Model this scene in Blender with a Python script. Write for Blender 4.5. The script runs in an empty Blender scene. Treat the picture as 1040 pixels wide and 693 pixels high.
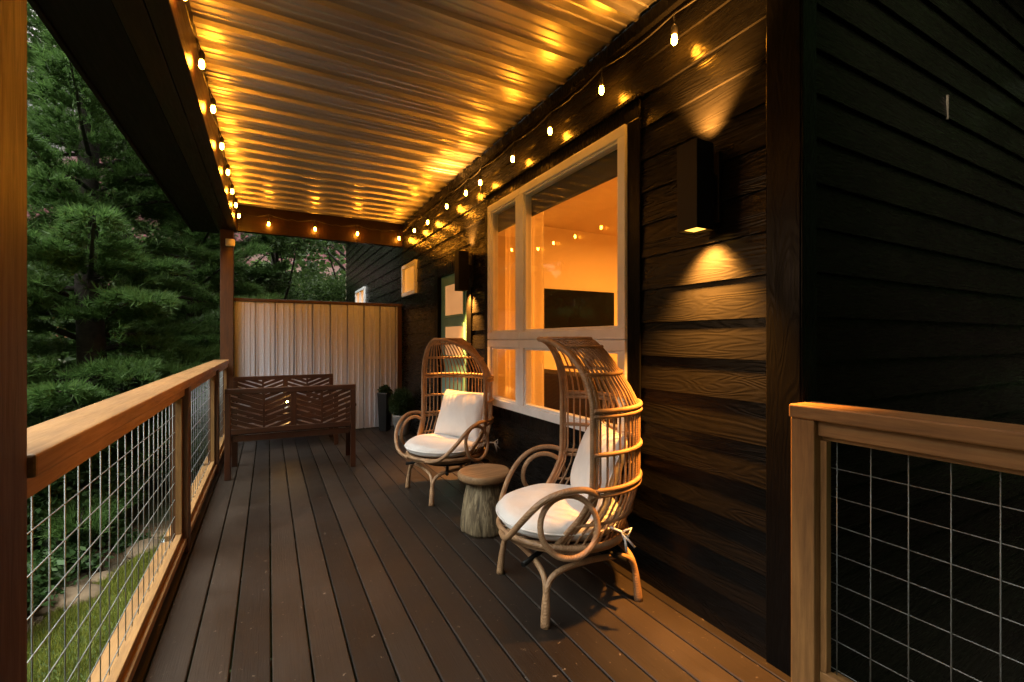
import bpy, math, random
import numpy as np
from mathutils import Vector, Matrix
random.seed(7); rng = np.random.default_rng(7)
R = math.radians; PI = math.pi
scene = bpy.context.scene
col = scene.collection

# ------------------------------------------------------------------ tags
def tag(o, label=None, cat=None, group=None, kind=None):
    if label: o['label'] = label
    if cat: o['category'] = cat
    if group: o['group'] = group
    if kind: o['kind'] = kind
    return o
def thing(name, loc=(0, 0, 0), rz=0.0, label=None, cat=None, group=None):
    o = bpy.data.objects.new(name, None); o.empty_display_size = .1
    o.location = loc; o.rotation_euler = (0, 0, rz); col.objects.link(o)
    return tag(o, label, cat, group)
def copy_tree(o, parent=None):
    c = o.copy(); col.objects.link(c)
    if parent is not None: c.parent = parent
    for ch in [x for x in col.objects if x.parent == o]:
        copy_tree(ch, c)
    return c

# ------------------------------------------------------------------ mesh builder
class MB:
    def __init__(s): s.v = []; s.f = []; s.sm = []
    def add(s, vs, fs, smooth=False):
        b = len(s.v); s.v += [tuple(p) for p in vs]
        for f in fs: s.f.append(tuple(b + i for i in f)); s.sm.append(smooth)
        return s
    def box(s, x0, x1, y0, y1, z0, z1, M=None):
        vs = [Vector((x, y, z)) for z in (z0, z1) for y in (y0, y1) for x in (x0, x1)]
        if M is not None: vs = [M @ p for p in vs]
        return s.add(vs, [(0, 2, 3, 1), (4, 5, 7, 6), (0, 1, 5, 4), (2, 6, 7, 3), (0, 4, 6, 2), (1, 3, 7, 5)])
    def prism(s, poly, axis, a0, a1):
        # poly: 2D points; extruded along axis. axis 0: (y,z), 1: (x,z), 2: (x,y)
        def P(p, a):
            return {0: (a, p[0], p[1]), 1: (p[0], a, p[1]), 2: (p[0], p[1], a)}[axis]
        n = len(poly)
        vs = [P(p, a0) for p in poly] + [P(p, a1) for p in poly]
        fs = [tuple(range(n)), tuple(range(2 * n - 1, n - 1, -1))] + [(i, n + i, n + (i + 1) % n, (i + 1) % n) for i in range(n)]
        return s.add(vs, fs)
    def tube(s, pts, r, n=8, closed=False, caps=True):
        pts = [Vector(p) for p in pts]; m = len(pts)
        rr = r if isinstance(r, (list, tuple)) else [r] * m
        up = None; rings = []
        for i, p in enumerate(pts):
            if closed: t = pts[(i + 1) % m] - pts[i - 1]
            else: t = pts[min(i + 1, m - 1)] - pts[max(i - 1, 0)]
            if t.length < 1e-9: t = Vector((0, 0, 1))
            t.normalize()
            if up is None:
                up = Vector((0, 0, 1)) if abs(t.z) < .9 else Vector((1, 0, 0))
            up = (up - t * up.dot(t))
            if up.length < 1e-6: up = t.orthogonal()
            up.normalize(); sd = t.cross(up)
            rings.append([p + (up * math.cos(2 * PI * k / n) + sd * math.sin(2 * PI * k / n)) * rr[i] for k in range(n)])
        vs = [q for ring in rings for q in ring]; fs = []
        for i in range(m if closed else m - 1):
            j = (i + 1) % m
            for k in range(n):
                fs.append((i * n + k, i * n + (k + 1) % n, j * n + (k + 1) % n, j * n + k))
        s.add(vs, fs, True)
        if caps and not closed:
            b = len(s.v) - len(vs)
            s.f.append(tuple(b + k for k in range(n - 1, -1, -1))); s.sm.append(False)
            s.f.append(tuple(b + (m - 1) * n + k for k in range(n))); s.sm.append(False)
        return s
    def lathe(s, prof, n=24, c=(0, 0, 0), wob=None):
        vs = []; fs = []; m = len(prof)
        for i, (r, z) in enumerate(prof):
            for k in range(n):
                a = 2 * PI * k / n; q = r * (1 + (wob(a, z) if wob else 0))
                vs.append((c[0] + q * math.cos(a), c[1] + q * math.sin(a), c[2] + z))
        for i in range(m - 1):
            for k in range(n):
                fs.append((i * n + k, i * n + (k + 1) % n, (i + 1) * n + (k + 1) % n, (i + 1) * n + k))
        s.add(vs, fs, True); b = len(s.v) - len(vs)
        s.f.append(tuple(b + k for k in range(n - 1, -1, -1))); s.sm.append(False)
        s.f.append(tuple(b + (m - 1) * n + k for k in range(n))); s.sm.append(False)
        return s
    def build(s, name, mat, parent=None, bevel=0, origin=None, subsurf=0):
        me = bpy.data.meshes.new(name)
        off = Vector((0, 0, 0))
        o = bpy.data.objects.new(name, me); col.objects.link(o)
        if parent is not None:
            o.parent = parent
        if origin is not None:       # world/local coordinates -> offset
            off = Vector(origin)
        me.from_pydata([tuple(Vector(p) - off) for p in s.v], [], s.f)
        me.polygons.foreach_set('use_smooth', s.sm)
        me.materials.append(mat); me.update()
        if bevel:
            b = o.modifiers.new('bevel', 'BEVEL'); b.width = bevel; b.segments = 2; b.limit_method = 'ANGLE'; b.angle_limit = R(40)
        if subsurf:
            b = o.modifiers.new('sub', 'SUBSURF'); b.levels = subsurf; b.render_levels = subsurf
        return o
def wpart(mb, name, mat, parent, bevel=0):           # a part built in world coordinates under an unrotated thing
    par = parent
    org = Vector((0, 0, 0))
    while par is not None: org += Vector(par.location); par = par.parent
    return mb.build(name, mat, parent, bevel, origin=org)
def arrays_mesh(name, V, F, mat, parent=None, smooth=False):
    me = bpy.data.meshes.new(name); n = F.shape[1]
    me.vertices.add(len(V)); me.vertices.foreach_set('co', V.astype(np.float32).ravel())
    me.loops.add(F.size); me.loops.foreach_set('vertex_index', F.astype(np.int32).ravel())
    me.polygons.add(len(F)); me.polygons.foreach_set('loop_start', np.arange(0, F.size, n, dtype=np.int32))
    if smooth: me.polygons.foreach_set('use_smooth', np.ones(len(F), bool))
    me.update(calc_edges=True); me.materials.append(mat)
    o = bpy.data.objects.new(name, me); col.objects.link(o)
    if parent is not None: o.parent = parent
    return o

# ------------------------------------------------------------------ materials
class NM:
    def __init__(s, name):
        s.m = bpy.data.materials.new(name); s.m.use_nodes = True; s.t = s.m.node_tree
        s.b = s.t.nodes['Principled BSDF']; s._co = None
    def n(s, typ, **kw):
        x = s.t.nodes.new(typ)
        for k, v in kw.items(): setattr(x, k, v)
        return x
    def l(s, a, b): s.t.links.new(a, b)
    def co(s, scale=(1, 1, 1), rot=(0, 0, 0), out='Object'):
        if s._co is None: s._co = s.n('ShaderNodeTexCoord')
        mp = s.n('ShaderNodeMapping'); mp.inputs['Scale'].default_value = scale; mp.inputs['Rotation'].default_value = rot
        s.l(s._co.outputs[out], mp.inputs['Vector']); return mp.outputs[0]
    def noise(s, vec, scale=5, detail=4, rough=.55, dist=0.):
        x = s.n('ShaderNodeTexNoise'); s.l(vec, x.inputs['Vector'])
        x.inputs['Scale'].default_value = scale; x.inputs['Detail'].default_value = detail
        x.inputs['Roughness'].default_value = rough; x.inputs['Distortion'].default_value = dist
        return x.outputs['Fac']
    def ramp(s, fac, *stops):
        x = s.n('ShaderNodeValToRGB'); e = x.color_ramp.elements
        while len(e) < len(stops): e.new(.5)
        for el, (p, c) in zip(e, stops):
            el.position = p; el.color = (c, c, c, 1) if isinstance(c, (int, float)) else (*c, 1)
        s.l(fac, x.inputs[0]); return x.outputs[0]
    def mix(s, fac, a, b, mode='MIX'):
        x = s.n('ShaderNodeMix', data_type='RGBA', blend_type=mode)
        for i, v in ((0, fac), (6, a), (7, b)):
            sock = x.inputs[i]
            if hasattr(v, 'is_linked'): s.l(v, sock)
            elif isinstance(v, (int, float)): sock.default_value = v if i == 0 else (v, v, v, 1)
            else: sock.default_value = (*v, 1)
        return x.outputs[2]
    def math(s, op, a, b=0.):
        x = s.n('ShaderNodeMath', operation=op)
        for i, v in enumerate((a, b)):
            if hasattr(v, 'is_linked'): s.l(v, x.inputs[i])
            else: x.inputs[i].default_value = v
        return x.outputs[0]
    def bump(s, h, strength=.3, dist=.01, normal=None):
        x = s.n('ShaderNodeBump'); x.inputs['Strength'].default_value = strength; x.inputs['Distance'].default_value = dist
        s.l(h, x.inputs['Height'])
        if normal is not None: s.l(normal, x.inputs['Normal'])
        s.l(x.outputs[0], s.b.inputs['Normal']); return x.outputs[0]
    def set(s, **kw):
        for k, v in kw.items():
            i = s.b.inputs[k.replace('_', ' ')]
            if hasattr(v, 'is_linked'): s.l(v, i)
            elif isinstance(v, tuple): i.default_value = (*v, 1)
            else: i.default_value = v
        return s
    def island(s):
        return s.n('ShaderNodeNewGeometry').outputs['Random Per Island']

def m_wood(name, dark, light, axis=1, rough=.5, fine=90, bumps=.25, stain=.35, spec=.5):
    k = NM(name); sc = [fine * .16] * 3; sc[axis] = fine * .012
    v = k.co(tuple(sc))
    g = k.noise(v, 5, 6, .65, .6)
    sc2 = [9, 9, 9]; sc2[axis] = .9
    w = k.noise(k.co(tuple(sc2)), 1.6, 3, .5, 1.2)
    f = k.mix(.45, g, w)
    c = k.ramp(f, (.3, dark), (.68, light))
    st = k.noise(k.co((1, 1, 1)), 3.1, 4, .6)
    c = k.mix(stain, c, k.ramp(st, (.35, .45), (.65, 1.0)), 'MULTIPLY')
    k.set(Base_Color=c, Roughness=k.ramp(g, (.3, rough + .15), (.7, rough - .06)), Specular_IOR_Level=spec)
    k.bump(g, bumps, .004)
    return k.m

M = {}
M['cedar_y'] = m_wood('cedar_along_y', (.16, .078, .026), (.38, .205, .075), 1, .5)
M['cedar_z'] = m_wood('cedar_along_z', (.15, .072, .023), (.36, .19, .065), 2, .5)
M['post_z'] = m_wood('stained_post', (.040, .015, .006), (.115, .044, .015), 2, .42)
M['beam_y'] = m_wood('stained_beam', (.012, .005, .003), (.030, .012, .005), 1, .36, spec=.22)
M['beam_x'] = m_wood('stained_cross_beam', (.007, .003, .002), (.018, .007, .003), 0, .36, spec=.15)
M['soffit'] = m_wood('dark_soffit', (.005, .0032, .0024), (.009, .0055, .004), 1, .6, spec=.12)
M['bench'] = m_wood('oiled_bench_wood', (.020, .0060, .0028), (.062, .019, .006), 0, .34, spec=.6)
M['bench_v'] = m_wood('oiled_bench_leg', (.020, .0060, .0028), (.062, .019, .006), 2, .34)
M['stump_top'] = m_wood('stump_top', (.13, .075, .035), (.34, .21, .10), 0, .6)

def m_deck():
    k = NM('deck_board')
    isl = k.island()
    base = k.ramp(isl, (0, (.013, .0100, .0083)), (.5, (.022, .0163, .0130)), (1, (.034, .0245, .0185)))
    g = k.noise(k.co((60, 2.2, 60)), 2.2, 5, .6, .4)
    base = k.mix(.55, base, k.ramp(g, (.3, .55), (.7, 1.15)), 'MULTIPLY')
    d = k.noise(k.co(), 2.3, 5, .62)
    base = k.mix(.5, base, k.ramp(d, (.36, .62), (.62, 1.1)), 'MULTIPLY')
    sp = k.noise(k.co(), 26, 3, .7)
    base = k.mix(k.ramp(sp, (.66, 0.), (.73, .6)), base, (.26, .21, .16))
    sc = k.noise(k.co((14, 5, 5)), 3, 2, .5, 2)
    k.set(Base_Color=base, Roughness=k.ramp(d, (.3, .40), (.7, .58)), Specular_IOR_Level=.28)
    k.bump(k.math('ADD', g, k.math('MULTIPLY', sc, .3)), .30, .004)
    return k.m
M['deck'] = m_deck()

def m_siding(name, axis, c0, c1, spec=.11, bmp=.24):
    k = NM(name)
    a = [1, 1, 1]; a = [9.0, 9.0, 9.0]; a[axis] = 1.25
    n1 = k.noise(k.co(tuple(a)), 1.0, 2, .45, .5)
    rings = k.math('SINE', k.math('MULTIPLY', n1, 105.))
    b = [70, 70, 70]; b[axis] = 5
    n2 = k.noise(k.co(tuple(b)), 1.6, 4, .6)
    h = k.math('ADD', k.math('MULTIPLY', rings, .5), k.math('MULTIPLY', n2, .9))
    dirt = k.noise(k.co(), 1.7, 4, .6)
    c = k.ramp(dirt, (.3, c0), (.7, c1))
    k.set(Base_Color=c, Roughness=k.ramp(n2, (.3, .32), (.7, .22)), Specular_IOR_Level=spec)
    k.bump(h, bmp, .0026)
    return k.m
M['siding_y'] = m_siding('charcoal_lap_siding', 1, (.0045, .0042, .0040), (.0078, .0072, .0068), .11)
M['siding_x'] = m_siding('charcoal_lap_siding_gable_shaded', 0, (.0036, .0023, .0019), (.0054, .0035, .0028), .03)  # same siding, coloured darker and redder to imitate shade and offset green light
M['trim'] = m_siding('charcoal_trim', 2, (.0034, .0032, .0031), (.0060, .0056, .0054), .05, .16)

def m_metal():
    k = NM('galvanised_panel')
    n = k.noise(k.co((1.2, 14, 14)), 1.5, 4, .6)
    s = k.noise(k.co(), 2.4, 3, .5)
    k.set(Base_Color=k.ramp(n, (.3, (.40, .385, .37)), (.7, (.51, .495, .475))), Metallic=.95,
          Roughness=k.ramp(s, (.3, .30), (.7, .40)))
    return k.m
M['metal'] = m_metal()
def m_screen():
    k = NM('galvanised_screen_panel')
    n = k.noise(k.co(), 40, 3, .5)
    k.set(Base_Color=k.ramp(n, (.3, (.62, .65, .76)), (.7, (.68, .71, .82))), Metallic=.4, Roughness=.36)
    return k.m
M['screen'] = m_screen()

def m_simple(name, c, rough=.5, metallic=0., var=.25, scale=8, bump=.1, spec=.5, bscale=60):
    k = NM(name); n = k.noise(k.co(), scale, 4, .6)
    lo = tuple(x * (1 - var) for x in c); hi = tuple(min(1, x * (1 + var)) for x in c)
    k.set(Base_Color=k.ramp(n, (.3, lo), (.7, hi)), Roughness=rough, Metallic=metallic, Specular_IOR_Level=spec)
    if bump: k.bump(k.noise(k.co(), bscale, 3, .6), bump, .003)
    return k.m
M['white_frame'] = m_simple('white_vinyl_frame', (.80, .81, .84), .45, var=.06, bump=.04)
M['teal'] = m_simple('teal_door_paint', (.15, .37, .38), .4, var=.12, scale=4)
M['black_metal'] = m_simple('black_fixture_metal', (.006, .0056, .0052), .45, .0, .2, spec=.12)
M['black_rubber'] = m_simple('black_cord', (.015, .014, .013), .55)
M['wire'] = m_simple('galvanised_wire', (.22, .24, .25), .5, .5, .2, 20)
M['flash'] = m_simple('edge_flashing', (.42, .50, .56), .4, .5, .1)
M['pot'] = m_simple('grey_glazed_pot', (.20, .21, .22), .35, var=.15)
M['darkpot'] = m_simple('black_planter', (.018, .019, .021), .4)
M['plastic'] = m_simple('white_plastic', (.7, .68, .64), .45, var=.04, bump=0)
M['interior'] = m_simple('cream_interior_paint', (.72, .60, .44), .75, var=.03, scale=2, bump=.05)
M['int_floor'] = m_wood('interior_floor_wood', (.16, .08, .035), (.30, .17, .08), 0, .4)
M['curtain'] = m_simple('cream_curtain', (.70, .58, .40), .85, var=.08)
M['shade'] = m_simple('taupe_roller_shade', (.06, .05, .042), .8, var=.1)
M['sofa'] = m_simple('brown_upholstery', (.035, .022, .015), .8, var=.2, scale=20)
M['tv'] = m_simple('television_glass', (.006, .006, .007), .22, var=.1, bump=0, spec=.04)
M['roof'] = m_simple('dark_roof', (.03, .03, .032), .7)
M['joist'] = m_simple('deck_framing', (.10, .07, .045), .75)

def m_wicker():
    k = NM('woven_rattan')
    w = k.noise(k.co(), 14, 3, .6)
    c = k.ramp(w, (.3, (.20, .112, .055)), (.7, (.39, .235, .125)))
    t = k.n('ShaderNodeTexWave', wave_type='BANDS', bands_direction='DIAGONAL'); k.l(k.co(), t.inputs['Vector'])
    t.inputs['Scale'].default_value = 55; t.inputs['Distortion'].default_value = 1.2
    c = k.mix(.28, c, k.ramp(t.outputs['Fac'], (0, .45), (.6, 1.05)), 'MULTIPLY')
    k.set(Base_Color=c, Roughness=.5)
    k.bump(t.outputs['Fac'], .45, .003)
    return k.m
M['wicker'] = m_wicker()
def m_cloth():
    k = NM('off_white_cushion')
    v = k.co((420, 420, 420)); n = k.noise(v, 1, 2, .5); w = k.noise(k.co(), 9, 4, .55, .8); d = k.noise(k.co(), 4, 4, .6)
    k.set(Base_Color=k.ramp(d, (.3, (.60, .60, .61)), (.7, (.68, .68, .69))), Roughness=.9, Sheen_Weight=.15)
    k.bump(k.math('ADD', k.math('MULTIPLY', w, 1.0), k.math('MULTIPLY', n, .04)), .5, .02)
    return k.m
M['cloth'] = m_cloth()
def m_stump():
    k = NM('carved_stump')
    n = k.noise(k.co((22, 22, 3)), 1.6, 5, .65, .8)
    c = k.ramp(n, (.30, (.03, .022, .013)), (.48, (.12, .090, .05)), (.66, (.33, .27, .17)))
    k.set(Base_Color=c, Roughness=.62); k.bump(n, .9, .015)
    return k.m
M['stump'] = m_stump()
def m_emit(name, c, s, base=(0, 0, 0)):
    k = NM(name); k.set(Base_Color=base, Emission_Color=c, Emission_Strength=s, Roughness=.4)
    return k.m
def m_lit_pane(name, c, s):
    k = NM(name); n = k.noise(k.co((1, 1, 1)), 2.5, 3, .5)
    k.set(Base_Color=(.3, .25, .2), Emission_Color=k.ramp(n, (.3, tuple(x * .72 for x in c)), (.7, c)), Emission_Strength=s, Roughness=.08)
    return k.m
M['bulb'] = m_emit('lit_bulb', (1, .32, .018), 100)
M['lens'] = m_emit('lit_lens', (1, .45, .06), .9)
M['candle'] = m_emit('candle_glow', (1, .5, .12), 60)
M['lit_window'] = m_lit_pane('lit_small_window', (1, .36, .035), .17)
M['lit_door'] = m_lit_pane('lit_door_glass', (1, .44, .15), .15)
M['room_lamp'] = m_emit('room_lamp_shade', (1, .38, .05), 6)
def m_glass():
    k = NM('window_glass'); t = k.t
    out = [n for n in t.nodes if n.type == 'OUTPUT_MATERIAL'][0]
    tr = k.n('ShaderNodeBsdfTransparent'); gl = k.n('ShaderNodeBsdfGlossy'); gl.inputs['Roughness'].default_value = .004
    fr = k.n('ShaderNodeFresnel'); k.l(k.math('ADD', 1.5, k.math('MULTIPLY', k.n('ShaderNodeNewGeometry').outputs['Backfacing'], 1 / 1.5 - 1.5)), fr.inputs['IOR'])
    mx = k.n('ShaderNodeMixShader'); k.l(fr.outputs[0], mx.inputs[0]); k.l(tr.outputs[0], mx.inputs[1]); k.l(gl.outputs[0], mx.inputs[2])
    tr.inputs[0].default_value = (.93, .94, .93, 1)
    k.l(mx.outputs[0], out.inputs['Surface'])
    return k.m
M['glass'] = m_glass()
def m_curtain():
    k = NM('sheer_curtain'); t = k.t; out = [n for n in t.nodes if n.type == 'OUTPUT_MATERIAL'][0]
    k.set(Base_Color=(.75, .64, .46), Roughness=.9)
    tl = k.n('ShaderNodeBsdfTranslucent'); tl.inputs[0].default_value = (.8, .66, .45, 1)
    mx = k.n('ShaderNodeMixShader'); mx.inputs[0].default_value = .65
    k.l(k.b.outputs[0], mx.inputs[1]); k.l(tl.outputs[0], mx.inputs[2]); k.l(mx.outputs[0], out.inputs['Surface'])
    return k.m
M['curtain'] = m_curtain()

def m_leaf(name, c0, c1, c2, trans=.45):
    k = NM(name); isl = k.island()
    c = k.ramp(isl, (0, c0), (.5, c1), (1, c2))
    big = k.noise(k.co(), 1.1, 3, .5)
    c = k.mix(.5, c, k.ramp(big, (.35, .5), (.65, 1.3)), 'MULTIPLY')
    t = k.t; out = [n for n in t.nodes if n.type == 'OUTPUT_MATERIAL'][0]
    k.set(Base_Color=c, Roughness=.5, Specular_IOR_Level=.35)
    tl = k.n('ShaderNodeBsdfTranslucent'); k.l(c, tl.inputs[0])
    mx = k.n('ShaderNodeMixShader'); mx.inputs[0].default_value = trans
    k.l(k.b.outputs[0], mx.inputs[1]); k.l(tl.outputs[0], mx.inputs[2]); k.l(mx.outputs[0], out.inputs['Surface'])
    return k.m
M['needle'] = m_leaf('pine_needles', (.055, .112, .030), (.085, .17, .044), (.13, .23, .06))
M['leaf'] = m_leaf('broad_leaves', (.042, .078, .022), (.064, .118, .032), (.10, .165, .045))
M['shrub'] = m_leaf('shrub_leaves', (.034, .075, .024), (.055, .12, .036), (.09, .17, .05))
M['potplant'] = m_leaf('juniper_foliage', (.018, .040, .014), (.03, .065, .022), (.05, .09, .03))
M['grass'] = m_leaf('lawn_grass', (.12, .15, .022), (.18, .21, .032), (.26, .25, .05), .25)
M['bark'] = m_simple('pine_bark', (.032, .025, .020), .85, var=.45, scale=14, bump=.8, bscale=22)
M['rock'] = m_simple('tan_rock', (.15, .105, .065), .85, var=.4, scale=5, bump=.6, bscale=18)
M['stub'] = m_simple('weathered_pale_wood', (.30, .31, .31), .85, var=.3, scale=10, bump=.5)
def m_ground():
    k = NM('forest_floor'); n = k.noise(k.co(), .9, 6, .65); f = k.noise(k.co(), 16, 4, .7)
    c = k.ramp(n, (.35, (.045, .035, .020)), (.6, (.035, .050, .018)))
    c = k.mix(.6, c, k.ramp(f, (.3, .4), (.7, 1.4)), 'MULTIPLY')
    k.set(Base_Color=c, Roughness=.95); k.bump(f, .8, .05)
    return k.m
M['ground'] = m_ground()
def m_soil():
    k = NM('tan_mulch_soil'); f = k.noise(k.co(), 20, 5, .7); n = k.noise(k.co(), 2.5, 4, .6)
    c = k.ramp(n, (.35, (.13, .078, .038)), (.62, (.055, .040, .022)))
    c = k.mix(.6, c, k.ramp(f, (.3, .4), (.7, 1.4)), 'MULTIPLY')
    k.set(Base_Color=c, Roughness=.95); k.bump(f, .9, .04)
    return k.m
M['soil'] = m_soil()
M['turf'] = m_simple('turf_base', (.055, .085, .02), .95, var=.4, scale=5, bump=.8, bscale=40)

# ------------------------------------------------------------------ dimensions (metres; camera at x=y=0, deck at z=0)
XW = 1.80; YC = 1.025; YE = 6.90; GZ = -.9; CZ = 3.02
XI = -.43                                     # inner face of left railing
WIN = (1.947, 3.758, .72, 2.51); DOOR = (4.28, 5.20, .03, 2.06)
SQ1 = (6.09, 6.80, 1.94, 2.40); SQ2 = (9.85, 10.95, 1.70, 2.42)

# ------------------------------------------------------------------ ground, lawn, deck
def sheet(name, x0, x1, y0, y1, z, mat, nx=1, ny=1, h=0):
    xs = np.linspace(x0, x1, nx + 1); ys = np.linspace(y0, y1, ny + 1)
    X, Y = np.meshgrid(xs, ys); Z = np.full_like(X, z)
    if h: Z += h * (np.sin(X * 1.7 + 1) * np.cos(Y * 1.3) + .5 * np.sin(X * 4.1 + Y * 3.2))
    V = np.stack([X, Y, Z], -1).reshape(-1, 3)
    i = np.arange(ny)[:, None] * (nx + 1) + np.arange(nx)[None]
    F = np.stack([i, i + 1, i + nx + 2, i + nx + 1], -1).reshape(-1, 4)
    return arrays_mesh(name, V, F, mat, smooth=True)
g = sheet('ground', -300, 300, -300, 300, GZ - .06, M['ground']); tag(g, kind='structure')
def lawn_edge(y):                              # x of the lawn's outer border
    return -1.52 + .27 * (y - 4.6) + .07 * math.sin(y * 2.3)
def strip(name, xa, xb, z, mat, y0=-4, y1=6.95, n=60):
    V = []; F = []
    for i in range(n + 1):
        y = y0 + (y1 - y0) * i / n
        V += [(xa(y), y, z), (xb(y), y, z)]
        if i: F.append((2 * i - 2, 2 * i - 1, 2 * i + 1, 2 * i))
    return arrays_mesh(name, np.array(V), np.array(F), mat)
tag(strip('lawn', lawn_edge, lambda y: -.2, GZ - .012, M['turf']), kind='structure')
tag(strip('garden_soil', lambda y: lawn_edge(y) - .95 + .1 * math.sin(y * 3.1), lambda y: lawn_edge(y) + .05, GZ - .03, M['soil']), kind='structure')
# grass blades
def make_grass(n=52000):
    y = rng.uniform(2.6, 6.9, n); x0 = -1.52 + .27 * (y - 4.6) + .07 * np.sin(y * 2.3)
    x = x0 - .06 + (-.5 - x0) * rng.random(n)
    a = rng.uniform(0, 2 * PI, n); h = rng.uniform(.025, .06, n); lean = rng.uniform(0, .035, n); w = .0035
    dx, dy = np.cos(a), np.sin(a); b = rng.uniform(0, 2 * PI, n)
    z = np.full(n, GZ - .014)
    p0 = np.stack([x - dx * w, y - dy * w, z], -1); p1 = np.stack([x + dx * w, y + dy * w, z], -1)
    p2 = np.stack([x + np.cos(b) * lean, y + np.sin(b) * lean, z + h], -1)
    V = np.stack([p0, p1, p2], 1).reshape(-1, 3); F = np.arange(3 * n).reshape(-1, 3)
    return arrays_mesh('grass', V, F, M['grass'])
tag(make_grass(), 'short green grass of the lawn strip beside the deck', 'grass', kind='stuff')

mb = MB(); pitch = .1435; x = .0132 - 4 * pitch
def board(mb, x0, x1, y0, y1, zt=0., th=.026, c=.0035):
    mb.prism([(x0, zt - th), (x1, zt - th), (x1, zt - c), (x1 - c, zt), (x0 + c, zt), (x0, zt - c)], 1, y0, y1)
k = 0
while x < XW - .02:
    x1 = min(x + pitch - .0075, XW - .003)
    yend = YE - .02
    for (a, b) in ((-2.2, yend),):
        board(mb, x, x1, a, b)
    x += pitch; k += 1
tag(mb.build('deck', M['deck']), kind='structure')
mb = MB()
for y in np.arange(-2.0, YE, .41): mb.box(-.52, XW - .01, y, y + .04, -.25, -.03)
mb.box(-.572, -.532, -2.2, YE - .02, -.26, -.004); mb.box(-.53, XW, YE - .06, YE - .022, -.255, -.03)
for y in (-1, 1.2, 3.4, 5.6): mb.box(-.53, -.43, y, y + .1, GZ - .1, -.262)
tag(mb.build('deck_frame', M['joist']), kind='structure')

# ------------------------------------------------------------------ house
house = thing('house', (XW, YC, GZ), label='dark charcoal lap-sided house with teal door and white-framed windows', cat='house')
EXP = .1755; LAP0 = 1.568 - 20 * EXP
def lap_wall(mb, lo, hi, z0, z1, P, openings=()):
    """P(along, z, out) -> world point"""
    k = 0
    while True:
        zb = LAP0 + k * EXP; zt = zb + EXP; k += 1
        if zt <= z0: continue
        if zb >= z1: break
        cuts = sorted({max(zb, z0), min(zt, z1)} | {z for o in openings for z in (o[2], o[3]) if max(zb, z0) < z < min(zt, z1)})
        out = lambda z: .004 + .013 * (zt - z) / EXP
        for a, b in zip(cuts[:-1], cuts[1:]):
            mid = (a + b) / 2
            segs = [(lo, hi)]
            for o in openings:
                if o[2] < mid < o[3]:
                    ns = []
                    for s0, s1 in segs:
                        if o[1] <= s0 or o[0] >= s1: ns.append((s0, s1)); continue
                        if o[0] > s0: ns.append((s0, o[0]))
                        if o[1] < s1: ns.append((o[1], s1))
                    segs = ns
            for s0, s1 in segs:
                mb.add([P(s0, a, out(a)), P(s1, a, out(a)), P(s1, b, out(b)), P(s0, b, out(b))], [(0, 1, 2, 3)])
                if a == zb or a == z0:
                    mb.add([P(s0, a, -.02), P(s1, a, -.02), P(s1, a, out(a)), P(s0, a, out(a))], [(0, 1, 2, 3)])
mb = MB()
lap_wall(mb, YC + .005, 12.6, GZ - .05, 3.9, lambda s, z, o: (XW - o, s, z), [WIN, DOOR, SQ1, SQ2])
wpart(mb, 'porch_wall', M['siding_y'], house)
mb = MB()
lap_wall(mb, XW + .005, 9.0, GZ - .05, 3.9, lambda s, z, o: (s, YC - o, z))
wpart(mb, 'gable_wall', M['siding_x'], house)
# rear and far walls + sheathing core behind the cladding
mb = MB()
def wall_core(x0, x1, y0, y1, z0, z1, ops):
    ys = sorted({y0, y1} | {v for o in ops for v in (o[0], o[1])}); zs = sorted({z0, z1} | {v for o in ops for v in (o[2], o[3])})
    for a, b in zip(ys[:-1], ys[1:]):
        for c, d in zip(zs[:-1], zs[1:]):
            if any(o[0] < (a + b) / 2 < o[1] and o[2] < (c + d) / 2 < o[3] for o in ops): continue
            mb.box(x0, x1, a, b, c, d)
wall_core(XW + .012, XW + .14, YC + .14, 12.6, GZ - .05, 3.9, [WIN, DOOR, SQ1, SQ2])
mb.box(XW + .012, 9.0, YC + .012, YC + .138, GZ - .05, 3.9)
mb.box(XW, 9.0, 12.602, 12.7, GZ - .05, 3.9); mb.box(9.002, 9.1, YC, 12.7, GZ - .05, 3.9)
wpart(mb, 'wall_core', M['interior'], house)
mb = MB()
mb.box(XW - .026, XW - .0185, YC - .02, YC + .115, GZ, 3.895)          # face on the porch side
mb.box(XW - .018, XW + .0, YC - .026, YC + .113, GZ, 3.893)
mb.box(XW - .024, XW + .07, YC - .029, YC - .0205, GZ, 3.895)
wpart(mb, 'corner_trim', M['trim'], house, .003)
mb = MB(); mb.box(1.55, 9.4, .72, 13.0, 3.902, 4.05); wpart(mb, 'roof', M['roof'], house, .01)
mb = MB(); mb.box(3.0755, 3.078, YC - .0215, YC - .012, 2.435, 2.56); wpart(mb, 'siding_seam', M['rock'], house)

# big window : 2 x 2 panes
y0, y1, z0, z1 = WIN; ym = 3.166; zm = 1.302
fx0, fx1 = XW - .045, XW + .03
def rect_frame(mb, y0, y1, z0, z1, w, x0, x1):
    mb.box(x0, x1, y0, y1, z1 - w, z1); mb.box(x0, x1, y0, y1, z0, z0 + w)
    mb.box(x0, x1, y0, y0 + w, z0 + w, z1 - w); mb.box(x0, x1, y1 - w, y1, z0 + w, z1 - w)
mb = MB()
for (a, b, c, d) in ((y0, ym - .001, z0, zm - .003), (ym + .001, y1, z0, zm - .003), (y0, ym - .001, zm + .003, z1), (ym + .001, y1, zm + .003, z1)):
    rect_frame(mb, a, b, c, d, .062, fx0, fx1)
    rect_frame(mb, a + .0625, b - .0625, c + .0625, d - .0625, .016, fx0 + .014, fx1 - .004)
win = wpart(mb, 'window', M['white_frame'], house, .004)
win['label'] = 'large white-framed four-pane window lit orange from inside'
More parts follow.
